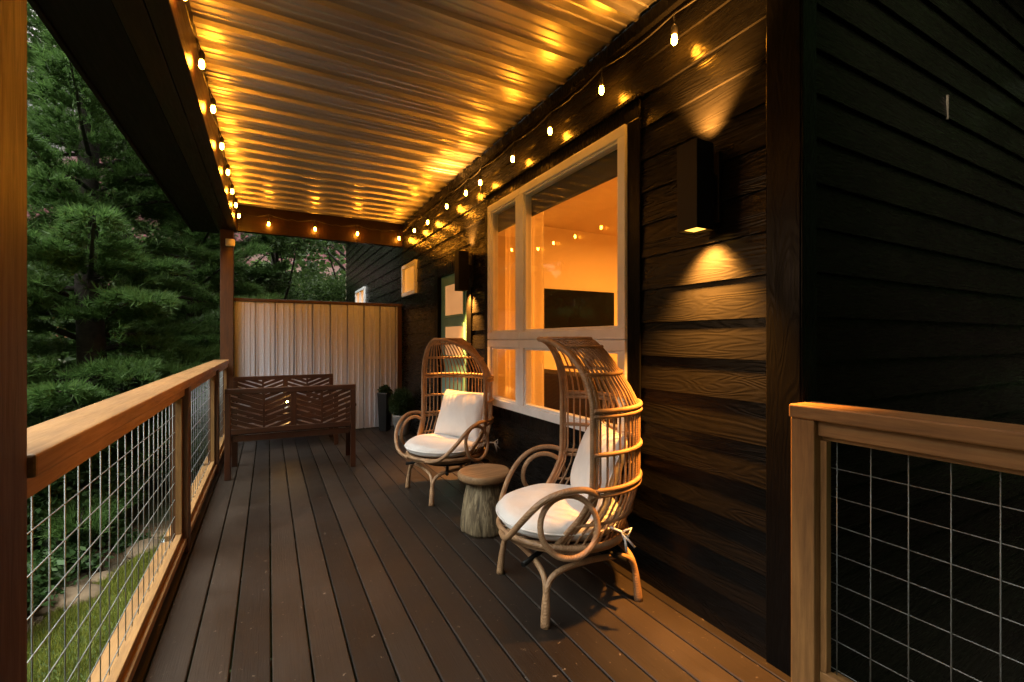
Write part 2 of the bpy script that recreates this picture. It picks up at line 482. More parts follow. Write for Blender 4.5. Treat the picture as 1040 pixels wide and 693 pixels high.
mb = MB(); mb.box(XW - .030, XW + .022, y0 + .01, y1 - .01, zm - .012, zm + .012); wpart(mb, 'mullion', M['white_frame'], win)
for (a, b, c, d) in ((y0, ym, z0, zm), (ym, y1, z0, zm), (y0, ym, zm, z1), (ym, y1, zm, z1)):
    mb = MB(); mb.box(XW - .008, XW - .002, a + .064, b - .064, c + .064, d - .064); wpart(mb, 'pane', M['glass'], win)
mb = MB()
rect_frame(mb, y0 - .1, y1 + .1, z0 - .1, z1 + .1, .098, XW - .028, XW - .0175); mb.box(XW - .045, XW - .0175, y0 - .12, y1 + .12, z1 + .101, z1 + .125)
wpart(mb, 'window_trim', M['trim'], win, .003)
for (a, b) in ((y0, ym), (ym, y1)):
    mb = MB(); mb.box(XW + .034, XW + .040, a + .05, b - .05, z1 - .225, z1 - .02); mb.tube([(XW + .037, a + .05, z1 - .226), (XW + .037, b - .05, z1 - .226)], .008)
    wpart(mb, 'roller_shade', M['shade'], win)

# small lit windows
for q in (SQ1, SQ2):
    mb = MB(); a, b, c, d = q; rect_frame(mb, a, b, c, d, .055, XW - .045, XW + .02)
    if q is SQ2: mb.box(XW - .04, XW + .02, (a + b) / 2 - .03, (a + b) / 2 + .03, c + .055, d - .055)
    w = wpart(mb, 'window', M['white_frame'], house, .004)
    w['label'] = 'small square white-framed lit window' if q is SQ1 else 'small far white-framed window beyond the metal screen'
    mb = MB(); mb.box(XW - .006, XW + .0, a + .054, b - .054, c + .054, d - .054); wpart(mb, 'pane', M['lit_window'], w)

# door with glazed lites
a, b, c, d = DOOR
mb = MB(); mb.box(XW + .012, XW + .05, a + .02, b - .02, c + .02, d - .02)
lites = [(1.58, 1.92), (1.13, 1.45)]
for (p, q) in lites:
    rect_frame(mb, a + .16, b - .16, p - .03, q + .03, .03, XW + .0, XW + .012)
rect_frame(mb, a + .16, b - .16, .2, .95, .03, XW + .002, XW + .012)
door = wpart(mb, 'door', M['teal'], house, .003)
for (p, q) in lites:
    mb = MB(); mb.box(XW + .004, XW + .0115, a + .191, b - .191, p + .001, q - .001); wpart(mb, 'pane', M['lit_door'], door)
mb = MB(); mb.box(XW - .001, XW + .011, b - .125, b - .075, .93, 1.12); mb.tube([(XW - .001, b - .10, 1.0), (XW - .05, b - .10, 1.0), (XW - .052, b - .20, 1.0)], .009)
wpart(mb, 'handle', M['black_metal'], door)
mb = MB(); mb.box(XW - .03, XW + .06, a - .10, a + .018, 0.0, d + .10); mb.box(XW - .03, XW + .06, b - .018, b + .10, 0.0, d + .10); mb.box(XW - .03, XW + .06, a + .0185, b - .0185, d - .018, d + .0995)
wpart(mb, 'door_casing', M['trim'], house, .003)

# room behind the big window
mb = MB(); mb.box(XW + .145, 7.0, 5.6, 5.7, 0, 2.95); mb.box(7.0, 7.1, 1.2, 5.7, 0, 2.95); mb.box(XW + .145, 7.0, 1.145, 1.2, 0, 2.95)
wpart(mb, 'interior_wall', M['interior'], house)
mb = MB(); mb.box(XW + .145, 7.1, 1.145, 5.7, 2.951, 3.0); wpart(mb, 'interior_ceiling', M['interior'], house)
mb = MB(); mb.box(XW + .145, 7.1, 1.145, 5.7, -.06, -.001); wpart(mb, 'interior_floor', M['int_floor'], house)
t = thing('ceiling_lamp', (4.6, 2.9, 2.95), label='warm lamp lighting the room behind the large window', cat='lamp')
mb = MB(); mb.lathe([(.05, -.02), (.30, -.025), (.31, -.05), (.30, -.10), (.22, -.13), (.02, -.135)], 28); mb.build('lamp_shade', M['room_lamp'], t)
mb = MB(); mb.lathe([(.06, -.019), (.06, 0)], 20); mb.build('canopy', M['black_metal'], t)
L = bpy.data.lights.new('room_light', 'AREA'); L.shape = 'DISK'; L.size = .6; L.energy = 92; L.color = (1, .37, .05)
o = bpy.data.objects.new('room_light', L); o.parent = t; o.location = (0, 0, -.15); col.objects.link(o)
t = thing('television', (4.03, 5.6, 1.2), label='large dark flat television on the wall inside the window', cat='television')
mb = MB(); mb.box(-.74, .74, -.075, -.03, 0, .84); mb.build('casing', M['black_metal'], t, .006)
mb = MB(); mb.box(-.725, .725, -.079, -.0755, .015, .825); mb.build('screen', M['tv'], t)
mb = MB(); mb.box(-.2, .2, -.03, -.001, .25, .6); mb.build('wall_bracket', M['black_metal'], t)
t = thing('sofa', (2.85, 3.45, 0), R(90), 'brown upholstered sofa inside the room behind the lower window panes', 'sofa')
mb = MB(); mb.box(-.82, .82, -.40, .35, .12, .46); mb.build('seat', M['sofa'], t, .06)
mb = MB(); mb.box(-.82, .82, .22, .46, .40, 1.0); mb.build('backrest', M['sofa'], t, .09)
for s in (-1, 1):
    mb = MB(); mb.box(min(s * .80, s * .98), max(s * .80, s * .98), -.42, .36, .12, .64); mb.build('armrest', M['sofa'], t, .06)
for sx in (-.85, .85):
    for sy in (-.34, .34):
        mb = MB(); mb.tube([(sx, sy, 0), (sx, sy, .12)], .025); mb.build('leg', M['black_metal'], t)
def curtain_mesh(y0, y1, z0, z1, x, amp=.028, per=.11):
    mb = MB(); n = 60; v = []; f = []
    for i in range(n + 1):
        y = y0 + (y1 - y0) * i / n; xx = x + amp * math.sin(2 * PI * (y - y0) / per) + .01 * math.sin(y * 31)
        v += [(xx, y, z0), (xx, y, z1)]
        if i: f.append((2 * i - 2, 2 * i, 2 * i + 1, 2 * i - 1))
    return mb.add(v, f, True)
cu = curtain_mesh(3.28, 3.98, .05, 2.62, XW + .24); o = cu.build('curtain', M['curtain'], origin=(XW + .24, 3.6, .05)); o.location = (XW + .24, 3.6, .05)
tag(o, 'cream curtain hanging in folds inside the narrow window pane', 'curtain')

# ------------------------------------------------------------------ ribbed metal sheets
def rib_profile(length, per=.2286, h=.026, slot=False):
    pts = []; x = 0.0; i = 0
    seq = [(0, 0), (.006, h), (.030, h), (.036, 0), (.095, 0), (.101, .006), (.115, .006), (.121, 0), (.160, 0), (.166, .006), (.180, .006), (.186, 0)]
    if slot: seq = [(0, 0), (.001, -.045), (.016, -.045), (.017, 0), (.020, .012), (.032, .012), (.035, 0), (.092, 0), (.095, .009), (.108, .009), (.111, 0), (.160, 0), (.163, .009), (.176, .009), (.179, 0)]
    while True:
        for dx, hh in seq:
            if i * per + dx > length: pts.append((length, 0)); return pts
            pts.append((i * per + dx, hh))
        i += 1
def ribbed(mb, length, P, a0, a1, seg=1, slot=False):
    pr = rib_profile(length, slot=slot); n = len(pr); th = .0012
    for j in range(seg):
        s0 = a0 + (a1 - a0) * j / seg; s1 = a0 + (a1 - a0) * (j + 1) / seg
        vs = [P(u, s, h) for s in (s0, s1) for (u, h) in pr] + [P(u, s, h - .002) for s in (s0, s1) for (u, h) in pr]
        fs = []
        for i in range(n - 1):
            fs.append((i, i + 1, n + i + 1, n + i)); fs.append((2 * n + i, 3 * n + i, 3 * n + i + 1, 2 * n + i + 1))
        mb.add(vs, fs)

# ------------------------------------------------------------------ porch roof
porch = thing('porch_roof', (.7, 3, 2.69), label='flat porch roof with ribbed metal ceiling on dark wooden beams', cat='porch roof')
YR0 = -1.6
mb = MB(); ribbed(mb, YE - .07 - YR0, lambda u, s, h: (s, YR0 + u, CZ + .026 - h), -.375, XW - .03, 1)
wpart(mb, 'metal_ceiling', M['metal'], porch)
mb = MB(); mb.box(-.9, XW - .03, YR0 - .1, YE + .25, CZ + .028, CZ + .10); wpart(mb, 'roof_deck', M['roof'], porch, .005)
mb = MB(); mb.box(-.45, -.36, YR0, YE - .0, 2.69, CZ + .027); mb.box(-.57, -.455, YR0, YE - .0, 2.693, CZ + .027)
wpart(mb, 'beam', M['beam_y'], porch, .004)
mb = MB(); mb.box(-.357, XW - .02, YE - .092, YE - .002, 2.70, CZ + .026); wpart(mb, 'cross_beam', M['beam_x'], porch, .004)
mb = MB(); mb.box(-.845, -.573, YR0 - .05, YE + .2, 2.70, 2.72); wpart(mb, 'soffit', M['soffit'], porch, .003)
mb = MB(); mb.box(-.872, -.848, YR0 - .05, YE + .2, 2.685, CZ + .10); wpart(mb, 'fascia', M['soffit'], porch, .004)
mb = MB(); mb.box(-.98, -.874, YR0 - .05, YE + .2, 2.93, CZ + .06); wpart(mb, 'gutter', M['black_metal'], porch, .012)
mb = MB(); mb.box(XW - .05, XW - .019, YC + .12, YE - .094, CZ - .075, CZ + .0); wpart(mb, 'ledger_trim', M['trim'], porch, .003)

def post(x0, y0, w, zt, label, name='porch_post'):
    t = thing(name, (x0 + w / 2, y0 + w / 2, 0), label=label, cat='post', group='porch posts')
    mb = MB(); mb.box(-w / 2, w / 2, -w / 2, w / 2, .012, zt); mb.build('shaft', M['post_z'], t, .006)
    mb = MB(); mb.box(-w / 2 - .004, w / 2 + .004, -w / 2 - .004, w / 2 + .004, .001, .05); mb.build('base_bracket', M['black_metal'], t, .002)
    return t
post(-.57, 1.137, .14, 2.688, 'near brown porch post lit orange at the left edge of the view')
post(-.535, 6.72, .14, 2.688, 'far brown porch post at the corner beside the metal screen')
t = thing('outlet_box', (-.425, 6.718, 2.52), label='tiny pale box fixed high on the far porch post', cat='box')
mb = MB(); mb.box(-.05, .05, -.05, 0, -.045, .045); mb.build('housing', M['plastic'], t, .008)
mb = MB(); mb.box(-.035, .035, -.056, -.0505, -.03, .03); mb.build('cover', M['plastic'], t, .003)

# ------------------------------------------------------------------ railings
def wires(mb, y0, y1, z0, z1, x, r=.0019, sp=.1016):
    ys = np.arange(y1 - .03, y0, -sp); zs = np.arange(z0 + .04, z1, sp)
    for y in ys:
        mb.tube([(x + random.uniform(-.001, .001), y, z0), (x, y + random.uniform(-.002, .002), z1)], r, 6)
    for z in zs:
        n = max(2, int((y1 - y0) / .4)); pts = [(x + .0045, y0 + (y1 - y0) * i / n, z + random.uniform(-.0015, .0015)) for i in range(n + 1)]
        mb.tube(pts, r, 6)
def railing(loc, s, y0, y1, posts, bays, label, xin, endpost=True):
    """s=+1: outside is -x (left rail); s=-1: outside is +x"""
    t = thing('deck_railing', loc, label=label, cat='railing')
    X = lambda d: xin - s * d                      # d = distance outward from inner face
    def bx(mb, d0, d1, ya, yb, z0, z1): mb.box(min(X(d0), X(d1)), max(X(d0), X(d1)), ya, yb, z0, z1)
    mb = MB(); bx(mb, -.012, .14, y0, y1, 1.018, 1.067); wpart(mb, 'cap_rail', M['cedar_y'], t, .006)
    for (ya, yb) in posts:
        mb = MB(); bx(mb, .0, .09, ya, yb, .002, 1.017); wpart(mb, 'post', M['post_z'] if s > 0 else M['cedar_z'], t, .004)
    for (ya, yb) in bays:
        mb = MB(); bx(mb, .045, .085, ya, yb, .945, 1.016); bx(mb, .02, .044, ya, yb, .962, 1.015); wpart(mb, 'top_rail', M['cedar_y'], t, .003)
        mb = MB(); bx(mb, .01, .135, ya, yb, .055, .093); bx(mb, .03, .062, ya, yb, .0935, .13); wpart(mb, 'bottom_rail', M['cedar_y'], t, .003)
        for (p, q) in ((ya + .001, ya + .022), (yb - .022, yb - .001)):
            mb = MB(); bx(mb, .032, .062, p, q, .131, .944); wpart(mb, 'mesh_stop', M['cedar_z'], t, .002)
        mb = MB(); wires(mb, ya + .004, yb - .004, .094, .960, X(.074)); w = wpart(mb, 'wire_mesh', M['wire'], t)
    return t
railing((-.5, 3.4, 0), 1, 1.278, 6.40, [(3.38, 3.47), (5.25, 5.34)], [(1.28, 3.378), (3.472, 5.248), (5.342, 6.70)],
        'long left wooden deck railing with wire mesh facing the trees', XI)
railing((1.74, .3, 0), -1, -1.6, .993, [(.910, .992), (-1.0, -.91)], [(-.908, .908), (-1.6, -1.002)],
        'short right wooden deck railing with wire mesh against the dark wall', 1.69)
mb = MB(); mb.box(-.60, -.576, -2.2, YE, -.05, .006); tag(mb.build('deck_edge_flashing', M['flash']), kind='structure')

# ------------------------------------------------------------------ privacy screen
t = thing('privacy_screen', (.7, YE, 0), label='ribbed galvanised metal privacy screen with wooden top rail behind the benches', cat='screen')
mb = MB(); ribbed(mb, 2.10, lambda u, s, h: (-.39 + u, YE - .048 - h, s), .02, 1.80, slot=True); wpart(mb, 'metal_panel', M['screen'], t)
mb = MB(); mb.box(-.393, XW - .02, YE - .075, YE + .035, 1.802, 1.842); wpart(mb, 'top_rail', M['post_z'], t, .004)
for za in (.0, .9):
    mb = MB(); mb.box(-.393, 1.715, YE + .001, YE + .037, za, za + .085); wpart(mb, 'back_rail', M['post_z'], t, .004)
mb = MB(); mb.box(1.717, 1.778, YE - .05, YE + .03, .0, 1.80); wpart(mb, 'end_post', M['post_z'], t, .004)

# ------------------------------------------------------------------ string lights
def string_run(label, base, pts_bulb, drop, attach, ends, extra=None, sag=.045):
    t = thing('string_lights', base, label=label, cat='string lights', group='string lights around the porch')
    cord = []; P = [Vector(p) for p in pts_bulb]
    A = [p + Vector(attach) for p in P]
    A = [Vector(ends[0])] + A + [Vector(ends[1])] if ends else A
    for i in range(len(A) - 1):
        for j in range(10):
            q = j / 10; p = A[i].lerp(A[i + 1], q); p.z -= sag * math.sin(PI * q) * (.6 + .8 * random.random() if j == 5 else 1)
            cord.append(p)
    cord.append(A[-1])
    mb = MB(); mb.tube(cord, .0042, 6)
    for p, q in zip(P, ([p + Vector(attach) for p in P])):
        mb.tube([q, p + Vector((0, 0, .075))], .0035, 6)
    if extra: mb.tube(extra, .003, 6)
    wpart(mb, 'cord', M['black_rubber'], t)
    for p in P:
        tilt = Matrix.Translation(p)
        mb = MB(); mb.lathe([(.002, -.020), (.008, -.018), (.0125, -.010), (.0138, -.001), (.0128, .012), (.0105, .026)], 14); b = mb.build('bulb', M['bulb'], t); b.location = p - Vector(base)
        mb = MB(); mb.lathe([(.011, .0262), (.015, .03), (.0155, .062), (.010, .074), (.005, .08)], 12); mb.build('socket', M['black_rubber'], b)
    return t
LY = [.6, 1.2, 1.8, 2.4, 2.98, 3.55, 4.18, 4.79, 5.38, 5.95, 6.40]
string_run('run of glowing bulbs along the inner face of the left beam', (-.33, 3.4, 2.9), [(-.318 + random.uniform(-.006, .006), y, 2.80 + random.uniform(-.012, .012)) for y in LY], .1, (-.025, 0, .14), [(-.345, .1, 2.95), (-.345, 6.78, 2.95)])
string_run('four glowing bulbs across the far cross beam above the metal screen', (.7, 6.77, 2.9), [(x, 6.725, 2.80 + random.uniform(-.01, .01)) for x in (.0, .557, 1.11, 1.70)], .1, (0, .06, .14), [(-.33, 6.795, 2.95), (1.735, 6.795, 2.95)])
WY = [1.554, 2.09, 2.66, 3.19, 3.82, 4.16, 4.71, 5.42, 5.96]
string_run('run of glowing bulbs along the house wall above the large window', (1.73, 3.4, 2.9), [(1.715 + random.uniform(-.008, .008), y, 2.74 + random.uniform(-.012, .012)) for y in WY], .1, (.022, .02, .15), [(1.74, 1.15, 2.90), (1.74, 6.75, 2.90)], sag=.022,
           extra=[(1.735, 3.86, 2.86), (1.733, 3.86, 2.7), (1.736, 3.865, 2.55), (1.733, 3.86, 2.36)])

# ------------------------------------------------------------------ sconces
def make_sconce(x, y, zb, label):
    t = thing('wall_sconce', (x, y, zb), label=label, cat='wall lamp', group='black up-and-down wall sconces')
    w = .054; hh = .385; th = .004
    mb = MB()
    mb.box(-w, -w + th, -w, w, 0, hh); mb.box(w - th, w, -w, w, 0, hh); mb.box(-w + th, w - th, -w, -w + th, 0, hh); mb.box(-w + th, w - th, w - th, w, 0, hh)
    mb.box(-w + th, w - th, -w + th, w - th, .03, hh - .03)
    mb.build('housing', M['black_metal'], t, .0015)
    mb = MB(); mb.box(w + .03, w + .052, -.056, .056, .04, hh - .03); mb.build('back_plate', M['black_metal'], t, .003)
    mb = MB(); mb.box(w + .001, w + .03, -.03, .03, .13, .26); mb.build('arm', M['black_metal'], t, .003)
    for z in (.012, hh - .016):
        mb = MB(); mb.box(-w + th, w - th, -w + th, w - th, z, z + .004); mb.build('lens', M['lens'], t)
    for s, e, a in ((-1, 200, 92), (1, 105, 80)):
        L = bpy.data.lights.new('sconce_beam', 'SPOT'); L.energy = e; L.color = (1, .39, .06); L.spot_size = R(a); L.spot_blend = 1.0; L.shadow_soft_size = .03
        o = bpy.data.objects.new('sconce_beam', L); col.objects.link(o); o.parent = t
        o.location = (.030, 0, -.004 if s < 0 else hh + .004); o.rotation_euler = (0, R(-15) if s < 0 else R(180 + 15), 0)
    return t
sc1 = make_sconce(1.678, 1.405, 1.785, 'black box wall sconce glowing on the siding near the house corner')
sc2 = copy_tree(sc1); sc2.location = (1.678, 4.19, 1.785); sc2['label'] = 'black box wall sconce between the teal door and the large window'

# ------------------------------------------------------------------ egg chairs
W0, B0 = .385, .375; ZS, ZD, ZT = .36, .97, 1.305
def sect(z):                                   # half width, back depth, rim x at height z <= ZD
    q = min(1, max(0, (z - ZS) / .30)); e = math.sin(q * PI / 2)
    return .31 + (W0 - .31) * e, .29 + (B0 - .29) * e, .10 - .15 * e
def shell(u, z):
    """u in [-1,1] from far rim over the back to the near rim"""
    w, b, a = sect(z)
    T = math.acos(max(-1, min(1, -a / b))) if a < 0 else PI / 2 + math.asin(min(1, a / b))
    t = u * T
    return Vector((-b * math.cos(t), w * math.sin(t) ** 1 if abs(t) <= PI / 2 else w * math.sin(t), z))
def dome(u, th):
    B = shell(u, ZD); au = abs(u)
    Tx = -.13 + .27 * au ** 1.2; Ty = (1 if u >= 0 else -1) * .13 * math.sin(PI * au) ** .9
    Tp = Vector((Tx, Ty, 0)); c = math.cos(th) ** 1.12
    c = c + (.6 * (1 - au ** 2)) * ((1 - math.sin(th)) - c); p = Tp + (Vector((B.x, B.y, 0)) - Tp) * c; p.z = ZD + (ZT - ZD) * math.sin(th)
    return p
def make_chair(label):
    t = thing('egg_chair', (0, 0, 0), label=label, cat='chair', group='rattan egg chairs by the window')
    wk = M['wicker']
    # base: four inverted U frames with paired tubes at each leg
    mb = MB(); h = .275; c = [(h, h), (h, -h), (-h, -h), (-h, h)]
    for i in range(4):
        p = Vector((*c[i], 0)); q = Vector((*c[(i + 1) % 4], 0)); d = (q - p).normalized(); inn = Vector((-p.x - q.x, -p.y - q.y, 0)).normalized()
        def L(a, z, k=0): return p * (1 - a) + q * a + inn * (.018 * z / .25 + .012) + Vector((0, 0, z))
        pts = [L(.018, .0), L(.03, .10), L(.05, .165), L(.085, .20), L(.14, .222), L(.25, .237), L(.5, .245), L(.75, .237), L(.86, .222), L(.915, .20), L(.95, .165), L(.97, .10), L(.982, .0)]
        sp_ = smooth_pts(pts, 4); mb.tube(sp_, [.0205 - .0065 * min(1, max(0, q_.z - .02) / .17) for q_ in sp_], 10)
    mb.build('base', wk, t)
    mb = MB(); mb.lathe([(.20, .262), (.21, .27), (.21, .29), (.12, .30), (.06, .335)], 24)
    for a in range(4):
        an = PI / 4 + a * PI / 2; mb.tube([(.05 * math.cos(an), .05 * math.sin(an), .275), (.355 * math.cos(an), .355 * math.sin(an), .243)], .013, 8)
    mb.build('swivel', M['black_metal'], t)
    # seat frame ring(s)
    def ring(z, k=1.0):
        pts = []
        for i in range(48):
            a = 2 * PI * i / 48; r = .315 * k; x = r * math.cos(a) * (1.12 if math.cos(a) > 0 else .98); y = r * math.sin(a) * 1.03
            pts.append((x, y, z))
        return pts
    mb = MB(); mb.tube(ring(.345), .0155, 8, closed=True); mb.tube(ring(.325, .97), .011, 8, closed=True)
    for i in range(-6, 7):
        y = i * .045; xm = math.sqrt(max(0, .315 ** 2 - y * y))
        mb.tube([(-xm * .95, y, .343), (0, y, .336), (xm * 1.08, y, .343)], .006, 6)
    mb.build('seat_frame', wk, t)
    # ribs
    mb = MB(); N = 29
    for i in range(1, N):
        u = -1 + 2 * i / N
        pts = [shell(u, z) for z in (.335, .40, .48, .56, .66, .78, .90, ZD)] + [dome(u, R(a)) for a in (15, 30, 45, 60, 75, 90)]
        mb.tube(pts, .0056, 6)
    mb.build('ribs', wk, t)
    def band(z=None, th=None, n=40, push=.006):
        out = []
        for i in range(n + 1):
            u = -1 + 2 * i / n
            p = shell(u, z) if th is None else dome(u, th)
            d = Vector((p.x, p.y, 0)); d = d.normalized() if d.length > 1e-5 else d
            out.append(p + d * push)
        return out
    mb = MB()
    for z, r in ((.46, .008), (.60, .011), (.625, .011), (.785, .011), (.955, .011), (.98, .012)): mb.tube(band(z), r, 8)
    mb.tube(band(th=R(30)), .010, 8); mb.tube(band(th=R(62)), .009, 8); mb.tube(band(th=R(88), push=.002), .012, 8)
    mb.build('hoops', wk, t)
    # front rim : doubled tube from the seat ring over the top
    mb = MB()
    for off, r in ((0, .0135), (.019, .009)):
        pts = []
        for s in (-1, 1):
            seg = [shell(s, z) for z in (.345, .42, .50, .60, .72, .85, ZD)] + [dome(s, R(a)) for a in (10, 20, 30, 40, 50, 60, 70, 80)]
            seg = [p + Vector((-off, 0, -off * .2)) for p in seg]
            pts += seg if s < 0 else [dome(1, R(90)) + Vector((-off, 0, 0))] + seg[::-1]
        mb.tube(smooth_pts(pts, 3), r, 10)
    mb.build('rim', wk, t)
    for s in (-1, 1):
        mb = MB()
        pts = [(-.075, s * .375, .60), (-.02, s * .40, .635), (.08, s * .415, .635), (.18, s * .405, .59), (.26, s * .37, .50), (.315, s * .29, .40), (.335, s * .20, .352), (.345, s * .10, .338)]
        mb.tube(smooth_pts([Vector(p) for p in pts], 5), .0148, 10)
        lp = [(.06 + .128 * math.cos(a), s * (.395 - .02 * math.sin(a)), .475 + .132 * math.sin(a)) for a in np.linspace(0, 2 * PI, 32, endpoint=False)]
        mb.tube(lp, .0138, 10, closed=True)
        mb.build('armrest', wk, t)
    # cushions
    def cushion(fn, name, nu=28, nv=20, label=None):
        V = []; F = []
        for i in range(nu + 1):
            for j in range(nv + 1): V.append(fn(-1 + 2 * i / nu, -1 + 2 * j / nv, 1))
        for i in range(nu + 1):
            for j in range(nv + 1): V.append(fn(-1 + 2 * i / nu, -1 + 2 * j / nv, -1))
        w = nv + 1; off = (nu + 1) * w
        for i in range(nu):
            for j in range(nv):
                a = i * w + j; F.append((a, a + w, a + w + 1, a + 1)); F.append((off + a, off + a + 1, off + a + w + 1, off + a + w))
        mb = MB(); mb.add(V, F, True); o = mb.build(name, M['cloth'], t)
        o.data.validate()
        import bmesh
        bm = bmesh.new(); bm.from_mesh(o.data); bmesh.ops.remove_doubles(bm, verts=bm.verts, dist=.0005); bm.to_mesh(o.data); bm.free()
        return o
    def disc(a, b):                              # square -> disc
        return a * math.sqrt(max(0, 1 - b * b / 2)), b * math.sqrt(max(0, 1 - a * a / 2))
    def seat(a, b, s):
        x, y = disc(a, b); r = min(1, math.hypot(x, y))
        ed = (1 - r ** 7) ** .5 if r < 1 else 0
        px = .02 + x * (.345 if x > 0 else .31); py = y * .33
        # front edge a little square
        py *= 1 + .06 * max(0, x)
        z = .408 + s * .056 * ed + (.006 * math.sin(px * 19) * ed - .018 * (1 - r) if s > 0 else 0)
        return (px, py, z)
    cushion(seat, 'seat_cushion')
    def pil(a, b, s):
        e = (max(0, 1 - abs(a) ** 3.2) * max(0, 1 - abs(b) ** 3.2)) ** .5
        pin = 1 + .05 * (abs(a) * abs(b)) ** 2
        ly = a * .265 * pin * (1 - .04 * (1 - abs(b))); lz = b * .205 * pin; th = s * .082 * e
        th += .004 * math.sin(a * 16 + b * 3) * e * (.4 + max(0, b))
        ang = R(20)
        return (-.165 + th * math.cos(ang) - lz * math.sin(ang), ly, .635 + lz * math.cos(ang) + th * math.sin(ang))
    cushion(pil, 'back_cushion')
    cs = [o for o in col.objects if o.parent == t and o.name.split('.')[0] in ('seat_cushion', 'back_cushion')]
    mb = MB(); pts = []
    for k_ in range(56):
        an = 2 * PI * k_ / 56; x, y = math.cos(an), math.sin(an)
        pts.append((.02 + x * (.345 if x > 0 else .31), y * .33 * (1 + .06 * max(0, x)), .410))
    mb.tube(pts, .0048, 6, closed=True); mb.build('piping', M['cloth'], [o for o in cs if o.name.startswith('seat')][0])
    mb = MB(); pts = []
    sq = [(-1 + 2 * q / 14, -1) for q in range(14)] + [(1, -1 + 2 * q / 14) for q in range(14)] + [(1 - 2 * q / 14, 1) for q in range(14)] + [(-1, 1 - 2 * q / 14) for q in range(14)]
    for a_, b_ in sq: pts.append(pil(a_, b_, 1))
    mb.tube(pts, .0045, 6, closed=True); mb.build('piping', M['cloth'], [o for o in cs if o.name.startswith('back')][0])
    mb = MB()
    mb.tube([(-.15, .30, .43), (-.19, .36, .43), (-.20, .375, .40), (-.205, .38, .35)], .006, 6)
    mb.tube([(-.19, .36, .43), (-.23, .37, .45), (-.21, .385, .42), (-.19, .37, .43), (-.24, .385, .37)], .0055, 6)
    mb.build('cushion_tie', M['cloth'], t)
    return t
def smooth_pts(pts, n):
    pts = [Vector(p) for p in pts]; out = []
    for i in range(len(pts) - 1):
        p0 = pts[max(i - 1, 0)]; p1 = pts[i]; p2 = pts[i + 1]; p3 = pts[min(i + 2, len(pts) - 1)]
        for j in range(n):
            t = j / n
            out.append(.5 * ((2 * p1) + (p2 - p0) * t + (2 * p0 - 5 * p1 + 4 * p2 - p3) * t * t + (3 * p1 - p0 - 3 * p2 + p3) * t ** 3))
    out.append(pts[-1]); return out
ch1 = make_chair('nearer rattan egg chair with white cushions, seen from its side')
ch1.location = (1.385, 1.99, 0); ch1.rotation_euler.z = R(180 - 24)
ch2 = copy_tree(ch1); ch2.location = (1.365, 3.73, 0); ch2.rotation_euler.z = R(180 + 24)
ch2['label'] = 'farther rattan egg chair with white cushions, facing the camera beside the stump table'
for c, a in ((ch1, 20), (ch2, -19)):
    for b in [o for o in col.objects if o.parent == c and o.name.split('.')[0] == 'base']: b.rotation_euler.z = R(a)

# ------------------------------------------------------------------ stump side table
t = thing('side_table', (1.315, 2.86, 0), label='carved wooden stump side table standing between the egg chairs', cat='table')
wob = lambda a, z: .025 * math.sin(3 * a + 1 + z * 2) + .02 * math.sin(7 * a + z * 9) + .014 * math.sin(13 * a + z * 14) + .01 * math.sin(21 * a - z * 20)
mb = MB(); mb.lathe([(.160, 0), (.165, .02), (.162, .08), (.150, .17), (.134, .25), (.122, .31), (.122, .335), (.13, .345)], 96, wob=wob); mb.build('pedestal', M['stump'], t)
wob2 = lambda a, z: .02 * math.sin(2 * a + .4) + .012 * math.sin(5 * a)
mb = MB(); mb.lathe([(.15, .346), (.176, .350), (.184, .362), (.185, .388), (.178, .399), (.165, .402)], 48, wob=wob2); mb.build('tabletop', M['stump_top'], t)

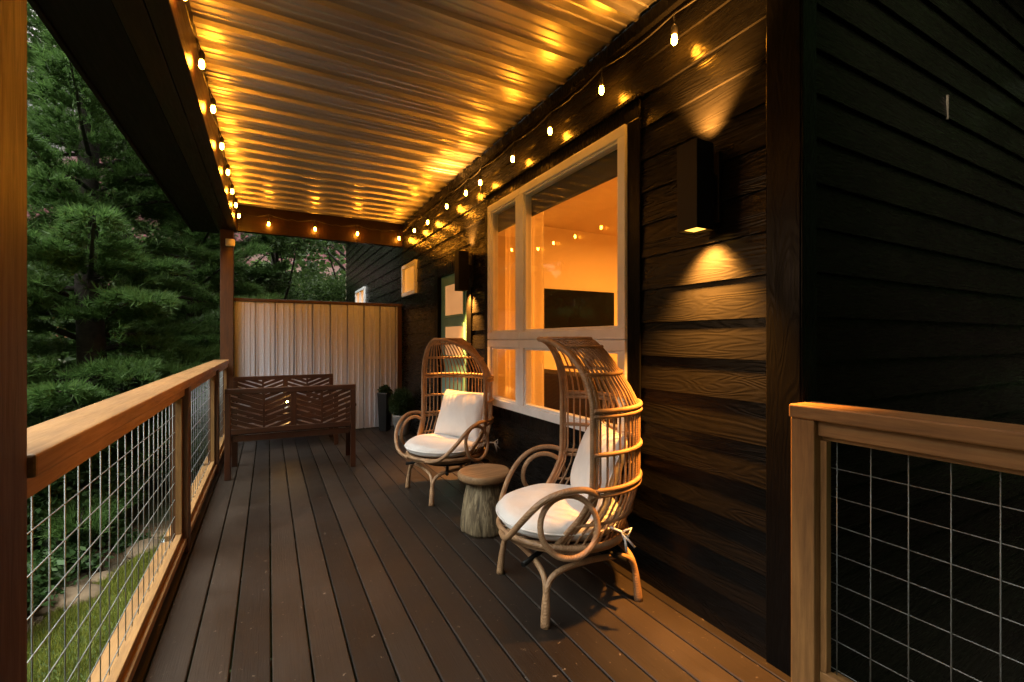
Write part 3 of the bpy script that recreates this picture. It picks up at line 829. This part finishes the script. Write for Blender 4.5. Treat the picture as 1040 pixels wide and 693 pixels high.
# ------------------------------------------------------------------ benches
def clip_poly(poly, x0, x1, y0, y1):
    for ax, lim, sg in ((0, x0, 1), (0, x1, -1), (1, y0, 1), (1, y1, -1)):
        out = []
        for i in range(len(poly)):
            p, q = poly[i - 1], poly[i]
            ip = (p[ax] - lim) * sg >= 0; iq = (q[ax] - lim) * sg >= 0
            if ip != iq:
                s = (lim - p[ax]) / (q[ax] - p[ax]); out.append((p[0] + (q[0] - p[0]) * s, p[1] + (q[1] - p[1]) * s))
            if iq: out.append(q)
        poly = out
        if not poly: return []
    return poly
def make_bench(label):
    t = thing('garden_bench', (0, 0, 0), label=label, cat='bench', group='chevron-back benches by the metal screen')
    W = .575; bz0, bz1 = .42, .845
    mb = MB(); mb.box(-W, W, -.018, .018, bz1 - .05, bz1); mb.build('top_rail', M['bench'], t, .004)
    mb = MB(); mb.box(-W + .052, W - .052, -.016, .016, bz0, bz0 + .05); mb.build('bottom_rail', M['bench'], t, .004)
    edges = [-W + .05, -.265, -.245, -.028, .028, .245, .265, W - .05]
    for a, b in ((-.265, -.245), (-.028, .028), (.245, .265)):
        mb = MB(); mb.box(a, b, -.014, .014, bz0 + .0505, bz1 - .0505); mb.build('stile', M['bench_v'], t, .003)
    mb = MB()
    for (a, b), s in zip(((edges[0], edges[1]), (edges[2], edges[3]), (edges[4], edges[5]), (edges[6], edges[7])), (-1, 1, -1, 1)):
        zc = bz0 - .2
        while zc < bz1 + .2:
            rise = s * .38 * (b - a)
            poly = clip_poly([(a, zc), (b, zc + rise), (b, zc + rise + .036), (a, zc + .036)], a, b, bz0 + .04, bz1 - .04)
            if len(poly) > 2: mb.prism(poly, 1, -.009, .009)
            zc += .052
    mb.build('back_slats', M['bench'], t)
    # seat in front of the back : +y
    mb = MB()
    for i in range(6): mb.box(-W + .055, W - .055, .03 + i * .082, .03 + i * .082 + .072, .405, .427)
    mb.build('seat', M['bench'], t, .003)
    for ya in (.012, .50):
        mb = MB(); mb.box(-W + .052, W - .052, ya, ya + .022, .345, .403); mb.build('apron', M['bench'], t, .003)
    for s in (-1, 1):
        x0, x1 = (s * W, s * (W - .05)); x0, x1 = min(x0, x1), max(x0, x1)
        mb = MB(); mb.box(x0, x1, -.02, .025, 0, bz1 - .0505); mb.build('leg', M['bench_v'], t, .004)
        mb = MB(); mb.box(x0, x1, .49, .54, 0, .615); mb.build('leg', M['bench_v'], t, .004)
        mb = MB(); mb.box(x0 - .012, x1 + .012, .0255, .57, .616, .642); mb.build('armrest', M['bench_v'], t, .005)
        mb = MB(); mb.box(x0 + .01, x1 - .01, .026, .489, .345, .40); mb.build('side_rail', M['bench_v'], t, .003)
    return t
be1 = make_bench('wooden bench with chevron slat back turned to the camera'); be1.location = (.215, 4.93, 0); be1.rotation_euler.z = R(-3)
be2 = copy_tree(be1); be2.location = (.19, 6.55, 0); be2.rotation_euler.z = R(180)
be2['label'] = 'rear wooden bench with its back against the metal screen'
t = thing('candle_lantern', (.20, 6.2, .428), label='small glowing candle lantern on the rear bench, seen through the slats', cat='lantern')
mb = MB(); mb.box(-.05, .05, -.05, .05, 0, .012)
for sx in (-.046, .04):
    for sy in (-.046, .04): mb.box(sx, sx + .006, sy, sy + .006, .0125, .15)
mb.box(-.05, .05, -.05, .05, .1505, .16); mb.build('frame', M['black_metal'], t, .001)
mb = MB(); mb.lathe([(.026, .0125), (.027, .03), (.027, .085), (.022, .09)], 16); mb.build('candle', M['plastic'], t)
mb = MB(); mb.lathe([(.003, .092), (.011, .10), (.009, .118), (.002, .138)], 12); mb.build('flame', M['candle'], t)

# ------------------------------------------------------------------ leaf clouds
def leaf_quads(c, nrm_up, size, n_jit=1.0, aspect=.5):
    """rhombic leaves at centres c (n,3)"""
    n = len(c); a = rng.normal(size=(n, 3)); a[:, 2] *= .6; a /= np.linalg.norm(a, axis=1)[:, None]
    b = rng.normal(size=(n, 3)); b -= a * (a * b).sum(1)[:, None]; b /= np.linalg.norm(b, axis=1)[:, None]
    s = (size * rng.uniform(.6, 1.25, n))[:, None]
    V = np.stack([c - a * s, c + b * s * aspect - a * s * .1, c + a * s, c - b * s * aspect - a * s * .1], 1)
    return V.reshape(-1, 3), np.arange(4 * n).reshape(-1, 4)
def needles(c, d, length, w, k):
    """tufts at c pointing along d: k thin triangles each"""
    n = len(c); c = np.repeat(c, k, 0); d = np.repeat(d, k, 0)
    v = d + rng.normal(size=d.shape) * .55; v[:, 2] += .10; v /= np.linalg.norm(v, axis=1)[:, None]
    s = rng.normal(size=d.shape); s -= v * (v * s).sum(1)[:, None]; s /= np.linalg.norm(s, axis=1)[:, None]
    ln = (length * rng.uniform(.65, 1.15, len(c)))[:, None]
    V = np.stack([c - s * w, c + s * w, c + v * ln], 1)
    return V.reshape(-1, 3), np.arange(3 * len(c)).reshape(-1, 3)
def make_pine(loc, H, rad, label, seed, zlow=.6, dens=1.0):
    r = np.random.default_rng(seed); t = thing('pine_tree', loc, label=label, cat='tree', group='pine trees beyond the railing')
    tr = MB(); n = 10
    tr.tube([(0.05 * math.sin(i * 1.3), .05 * math.cos(i * 1.7), H * i / n) for i in range(n + 1)], [.17 * (1 - i / n) + .02 for i in range(n + 1)], 10)
    C = []; D = []
    z = zlow
    while z < H:
        f = 1 - (z / H); L0 = rad * (f ** .65) * (.85 if z < 1.5 else 1)
        nb = r.integers(5, 8); a0 = r.uniform(0, 2 * PI)
        for i in range(nb):
            a = a0 + 2 * PI * i / nb + r.uniform(-.3, .3); L = L0 * r.uniform(.65, 1.15); up = .12 + .35 * (z / H) + r.uniform(-.12, .16); zz = z + r.uniform(-.28, .28)
            def bp(s): 
                return np.array([math.cos(a) * L * s, math.sin(a) * L * s, zz + L * (up * s - .28 * s * s + .16 * s ** 3 + .04 * math.sin(7 * s + a * 3))])
            tr.tube([bp(s) for s in (0, .25, .5, .75, 1)], [.035 * f + .012, .028 * f + .01, .02 * f + .008, .014, .006], 6)
            m = int(50 * L * dens) + 10
            for j in range(m):
                s = .12 + .88 * r.random() ** .8; p = bp(s); out = np.array([math.cos(a), math.sin(a), .15])
                side = np.array([-math.sin(a), math.cos(a), 0]) * r.choice([-1, 1])
                wl = (.62 * (1 - s) + .18) * r.uniform(.3, 1.0) * min(1.2, L * .6)
                q0 = p; dirn = side * .75 + out * .8; dirn /= np.linalg.norm(dirn)
                nn = max(2, int(wl / .085))
                for kk in range(nn):
                    q = q0 + dirn * wl * (kk + 1) / nn + r.normal(size=3) * .02 + np.array([0, 0, -.06 * ((kk + 1) / nn) ** 2 + .02])
                    C.append(q); D.append(dirn + np.array([0, 0, .35]))
        for j in range(int(26 * dens)):
            a = r.uniform(0, 2 * PI); q = r.uniform(.15, .6) * L0; v = np.array([math.cos(a), math.sin(a), r.uniform(-.1, .5)])
            for kk in range(6):
                C.append(np.array([math.cos(a) * q, math.sin(a) * q, z + r.uniform(-.25, .25)]) + r.normal(size=3) * .09); D.append(v + r.normal(size=3) * .3)
        z += r.uniform(.30, .50) * (H / 9)
    tr.build('trunk', M['bark'], t)
    C = np.array(C); D = np.array(D); D /= np.linalg.norm(D, axis=1)[:, None]
    V, F = needles(C, D, .14, .0064, 14)
    arrays_mesh('crown', V, F, M['needle'], t)
    return t
def make_broadleaf(loc, H, rad, label, seed, nl=26000, size=.055, mat='leaf', z0=.28, name='broadleaf_tree', grp='broadleaf trees behind the screen'):
    r = np.random.default_rng(seed); t = thing(name, loc, label=label, cat='tree', group=grp)
    tr = MB(); tr.tube([(.06 * math.sin(i), .05 * math.cos(i * 1.4), H * .8 * i / 8) for i in range(9)], [.16 * (1 - i / 9) + .02 for i in range(9)], 10)
    cl = []
    for i in range(34):
        a = r.uniform(0, 2 * PI); zz = H * (z0 + (1 - z0) * r.random()); f = math.sin(PI * min(1, max(.12, (zz / H - z0 + .12) / (1.12 - z0)))) ** .6
        d = rad * f * r.uniform(.35, 1.0); p = np.array([math.cos(a) * d, math.sin(a) * d, zz]); cl.append((p, r.uniform(.35, .75) * rad * .42))
        zb = max(.3 * H * r.uniform(.4, 1), zz - d * .9); zb = min(zb, H * .75)
        mid = (np.array([0, 0, zb]) + p) / 2 + r.normal(size=3) * .08
        tr.tube([(0, 0, zb), tuple(mid), tuple(p)], [.045, .03, .01], 6)
    tr.build('trunk', M['bark'], t)
    C = []
    per = nl // len(cl)
    for p, rr in cl:
        u = r.normal(size=(per, 3)); u /= np.linalg.norm(u, axis=1)[:, None]
        q = p + u * (rr * r.random(per)[:, None] ** .45) * np.array([1.25, 1.25, .7]) + r.normal(size=(per, 3)) * .05
        C.append(q)
    C = np.concatenate(C); V, F = leaf_quads(C, 0, size)
    arrays_mesh('crown', V, F, M[mat], t)
    return t
def make_shrub(loc, rad, h, label, seed, nl=5200, size=.036, mat='shrub'):
    r = np.random.default_rng(seed); t = thing('shrub', loc, label=label, cat='shrub', group='shrubs along the lawn edge')
    st = MB(); C = []
    for i in range(14):
        a = r.uniform(0, 2 * PI); d = rad * math.sqrt(r.random()); z = h * r.uniform(.25, .95) * (1 - .35 * (d / rad)); p = np.array([math.cos(a) * d, math.sin(a) * d, z])
        st.tube([(0, 0, 0), (p[0] * .5, p[1] * .5, z * .6), tuple(p)], [.014, .01, .004], 5)
        u = r.normal(size=(nl // 14, 3)); C.append(p + u * np.array([.2, .2, .16]) * rad)
    st.build('stems', M['bark'], t)
    C = np.concatenate(C); C = C[C[:, 2] > .02]; V, F = leaf_quads(C, 0, size)
    arrays_mesh('foliage', V, F, M[mat], t)
    return t
# pines: main one beside the deck, others round it
make_pine((-2.15, 8.2, GZ), 10.5, 2.5, 'big fluffy pine with bright green tufts just beyond the railing', 3, .5, 1.15)
make_pine((-1.35, 11.6, GZ), 9.0, 2.1, 'dark pine standing behind the far porch post', 5, .4)
make_pine((-5.0, 9.4, GZ), 12.0, 2.6, 'tall pine at the far left beyond the near post', 8, .6)
make_pine((-3.5, 5.9, GZ), 3.2, 1.25, 'short young pine low beside the railing', 11, .3, 1.2)
make_broadleaf((.2, 13.4, GZ), 8.5, 2.4, 'broad leafy tree directly behind the metal screen', 21, 30000)
make_broadleaf((2.6, 16.5, GZ), 9.0, 2.6, 'leafy tree rising at the far end of the house wall', 22, 26000)
make_broadleaf((-3.2, 14.8, GZ), 11, 2.6, 'tall leafy tree behind the big pine', 23, 26000)
make_broadleaf((-7.2, 13.0, GZ), 10, 2.8, 'leafy tree at the far left of the wood', 24, 24000)
make_broadleaf((-1.2, 18.5, GZ), 10, 3.0, 'distant leafy tree seen between the pines', 25, 24000, .07)
SH = [(-2.0, 4.7, .7, 1.0), (-2.35, 5.8, .8, 1.35), (-1.75, 6.8, .65, 1.25), (-2.7, 4.0, .8, 1.2), (-1.5, 8.2, .7, 1.3), (-3.3, 6.9, .9, 1.6), (-2.6, 3.0, .7, .9), (-.9, 9.0, .8, 1.6), (-.4, 10.2, .9, 1.9), (-2.9, 9.0, .9, 1.9), (.9, 9.5, .8, 1.6), (-1.85, 5.2, .35, .4), (-1.95, 4.45, .32, .28), (-1.75, 5.75, .3, .3), (-1.55, 6.35, .3, .35), (-2.15, 4.0, .36, .3)]
SL = ['dark leafy shrub nearest the near post below the railing', 'dark rounded shrub behind the rock border', 'leafy shrub at the far end of the lawn', 'shrub farthest left beside the young pine',
      'shrub at the foot of the big pine', 'tall dark shrub in the wood left of the lawn', 'low shrub half hidden behind the near post', 'leafy shrub beside the far end of the railing', 'tall leafy shrub behind the far porch post',
      'dark tall shrub between the pine trunks', 'shrub behind the metal screen near the house', 'low bright groundcover clump on the soil border', 'small leafy clump by the near border rock', 'small leafy clump behind the round border rock', 'small leafy clump by the far border rock', 'small leafy clump nearest the camera on the soil border']
for i, ((x, y, r, h), lb) in enumerate(zip(SH, SL)): make_shrub((x - (.55 if y < 9 and i < 11 else 0) - (.2 if i == 6 else 0), y, GZ - .05), r, h, lb, 40 + i, 8500 if i < 11 else 1500)
def make_woods(name, label, arc, r0, r1, h0, h1, n, size, seed):
    r = np.random.default_rng(seed); C = []
    m = 70
    for i in range(m):
        a = R(arc[0] + (arc[1] - arc[0]) * (i + r.random()) / m); d = r.uniform(r0, r1); h = r.uniform(h0, h1); k = n // m
        z = h * r.random(k) ** .8; f = 1.15 - (z / h) ** 1.6
        u = r.normal(size=(k, 3)); u /= np.linalg.norm(u, axis=1)[:, None]
        w_ = (h * .22 + .8) * f
        q = np.stack([math.sin(a) * d + u[:, 0] * w_, math.cos(a) * d + u[:, 1] * w_, GZ + z + u[:, 2] * .3], -1); C.append(q)
    C = np.concatenate(C); V, F = leaf_quads(C, 0, size, aspect=.7)
    o = arrays_mesh(name, V, F, M['leaf']); tag(o, label, 'woods', kind='stuff')
make_woods('woods', 'dense dark wood closing the view beyond the nearer trees', (-115, 10), 21, 30, 3.5, 7.0, 90000, .16, 71)
make_woods('woods', 'unseen tall wood added behind the camera to keep sky light off the gable wall', (90, 215), 8, 13, 10, 15, 70000, .24, 72)  # out of view; added and made tall to block sky light from the gable
# border rocks
for i, lb in enumerate(['flat tan rock at the near end of the lawn border', 'broad tan rock in the middle of the lawn border', 'small round rock beside the broad one', 'tan rock at the far end of the lawn border', 'low rock beside the far border rock', 'little pale stone lying in the grass']):
    y = (4.55, 5.2, 5.55, 6.1, 6.45, 4.75)[i]; x = lawn_edge(y) - (.12 if i < 5 else -.2); s = (.17, .24, .11, .2, .14, .022)[i]
    t = MB(); n = 14
    prof = [(.6, -.3), (1.0, -.05), (.92, .22), (.6, .40), (.15, .46)]
    ph = i * 1.7
    t.lathe([(s * a, s * b * .8) for a, b in prof], n, wob=lambda a, z: .18 * math.sin(2 * a + ph) + .1 * math.sin(5 * a + ph * 2 + z * 20))
    o = t.build('rock', M['rock'] if i < 5 else M['plastic'], subsurf=1); o.location = (x, y, GZ - .02)
    tag(o, lb, 'rock', 'rocks edging the lawn')
mb = MB(); mb.lathe([(.085, 0), (.075, .2), (.07, .42), (.06, .46)], 14, wob=lambda a, z: .06 * math.sin(3 * a + z * 4)); o = mb.build('tree_stump', M['stub']); o.location = (-1.95, 6.35, GZ)
tag(o, 'pale weathered stump among the shrubs beyond the lawn', 'stump')

# ------------------------------------------------------------------ plants by the screen
t = thing('potted_plant', (1.62, 6.25, 0), label='bushy dark plant in a grey pot against the house wall', cat='plant')
mb = MB(); mb.lathe([(.085, 0), (.095, .02), (.125, .24), (.132, .25), (.132, .275), (.115, .275), (.11, .25)], 28); mb.build('pot', M['pot'], t)
r = np.random.default_rng(5); u = r.normal(size=(900, 3)); u /= np.linalg.norm(u, axis=1)[:, None]
C = np.array([0, 0, .43]) + u * (r.random(900)[:, None] ** .5) * np.array([.15, .19, .19]); V, F = needles(C, u, .07, .003, 9)
arrays_mesh('foliage', V, F, M['potplant'], t)
t = thing('tall_planter', (1.47, 6.62, 0), label='tall narrow black planter in front of the metal screen', cat='planter')
mb = MB(); mb.lathe([(.07, 0), (.085, .02), (.11, .52), (.115, .53), (.112, .55), (.095, .55), (.09, .5)], 4); mb.build('pot', M['darkpot'], t, .006)
u = r.normal(size=(260, 3)); u[:, 2] = abs(u[:, 2]) + .3; u /= np.linalg.norm(u, axis=1)[:, None]
C = np.array([0, 0, .53]) + u * (r.random(260)[:, None] ** .5) * np.array([.10, .10, .12]); V, F = leaf_quads(C, 0, .035); arrays_mesh('foliage', V, F, M['potplant'], t)

# ------------------------------------------------------------------ sky, sun, camera
SUN_EL, SUN_AZ = 5, -62           # low in the west, left of the view
w = bpy.data.worlds.new('World'); scene.world = w; w.use_nodes = True; nt = w.node_tree
bg = nt.nodes['Background']
sky = nt.nodes.new('ShaderNodeTexSky'); sky.sky_type = 'NISHITA'; sky.sun_disc = False
sky.sun_elevation = R(SUN_EL); sky.sun_rotation = R(SUN_AZ); sky.air_density = 1.4; sky.dust_density = 2.5; sky.ozone_density = 2.0
tc = nt.nodes.new('ShaderNodeTexCoord'); mp = nt.nodes.new('ShaderNodeMapping'); mp.inputs['Scale'].default_value = (1, 1, 2.6)
nz = nt.nodes.new('ShaderNodeTexNoise'); nz.inputs['Scale'].default_value = 2.2; nz.inputs['Detail'].default_value = 6
rp = nt.nodes.new('ShaderNodeValToRGB'); rp.color_ramp.elements[0].position = .26; rp.color_ramp.elements[1].position = .5
mx = nt.nodes.new('ShaderNodeMix'); mx.data_type = 'RGBA'
nt.links.new(tc.outputs['Generated'], mp.inputs[0]); nt.links.new(mp.outputs[0], nz.inputs['Vector']); nt.links.new(nz.outputs['Fac'], rp.inputs[0])
nt.links.new(rp.outputs[0], mx.inputs[0]); nt.links.new(sky.outputs[0], mx.inputs[6]); mx.inputs[7].default_value = (.55, .235, .24, 1)
sp = nt.nodes.new('ShaderNodeSeparateXYZ'); nt.links.new(tc.outputs['Generated'], sp.inputs[0])
gr = nt.nodes.new('ShaderNodeMapRange'); gr.interpolation_type = 'SMOOTHSTEP'
for i_, v_ in ((1, .34), (2, .72), (3, 0.), (4, 1.)): gr.inputs[i_].default_value = v_
nt.links.new(sp.outputs[2], gr.inputs[0])
up = nt.nodes.new('ShaderNodeMix'); up.data_type = 'RGBA'; gw = nt.nodes.new('ShaderNodeMapRange'); gw.interpolation_type = 'SMOOTHSTEP'
for i_, v_ in ((1, .30), (2, -.40), (3, .06), (4, 1.)): gw.inputs[i_].default_value = v_
nt.links.new(sp.outputs[0], gw.inputs[0])
gm = nt.nodes.new('ShaderNodeMath'); gm.operation = 'MULTIPLY'; nt.links.new(gr.outputs[0], gm.inputs[0]); nt.links.new(gw.outputs[0], gm.inputs[1])
nt.links.new(gm.outputs[0], up.inputs[0]); nt.links.new(mx.outputs[2], up.inputs[6]); up.inputs[7].default_value = (19.5, 20, 18, 1)
nt.links.new(up.outputs[2], bg.inputs['Color']); bg.inputs['Strength'].default_value = .15
L = bpy.data.lights.new('sun', 'SUN'); L.energy = .05; L.angle = R(8); L.color = (1, .62, .45)
o = bpy.data.objects.new('sun', L); col.objects.link(o)
d = Vector((math.sin(R(SUN_AZ)) * math.cos(R(SUN_EL)), math.cos(R(SUN_AZ)) * math.cos(R(SUN_EL)), math.sin(R(SUN_EL))))
o.rotation_euler = (-d).to_track_quat('-Z', 'Y').to_euler()

cam = bpy.data.cameras.new('camera'); co = bpy.data.objects.new('camera', cam); col.objects.link(co)
cam.sensor_width = 36; cam.lens = 16.0; cam.clip_start = .05; cam.clip_end = 1000
co.location = (0, 0, 1.3); co.rotation_euler = (R(90), 0, R(-28.13)); cam.shift_y = -.001
scene.camera = co
vs = scene.view_settings; vs.view_transform = 'Standard'; vs.look = 'None'; vs.exposure = 2.12; vs.gamma = 1; vs.use_curve_mapping = False
cy = scene.cycles; cy.use_denoising = True; cy.max_bounces = 8; cy.transparent_max_bounces = 16; cy.sample_clamp_indirect = 6; cy.use_light_tree = True
cy.caustics_reflective = False; cy.caustics_refractive = False
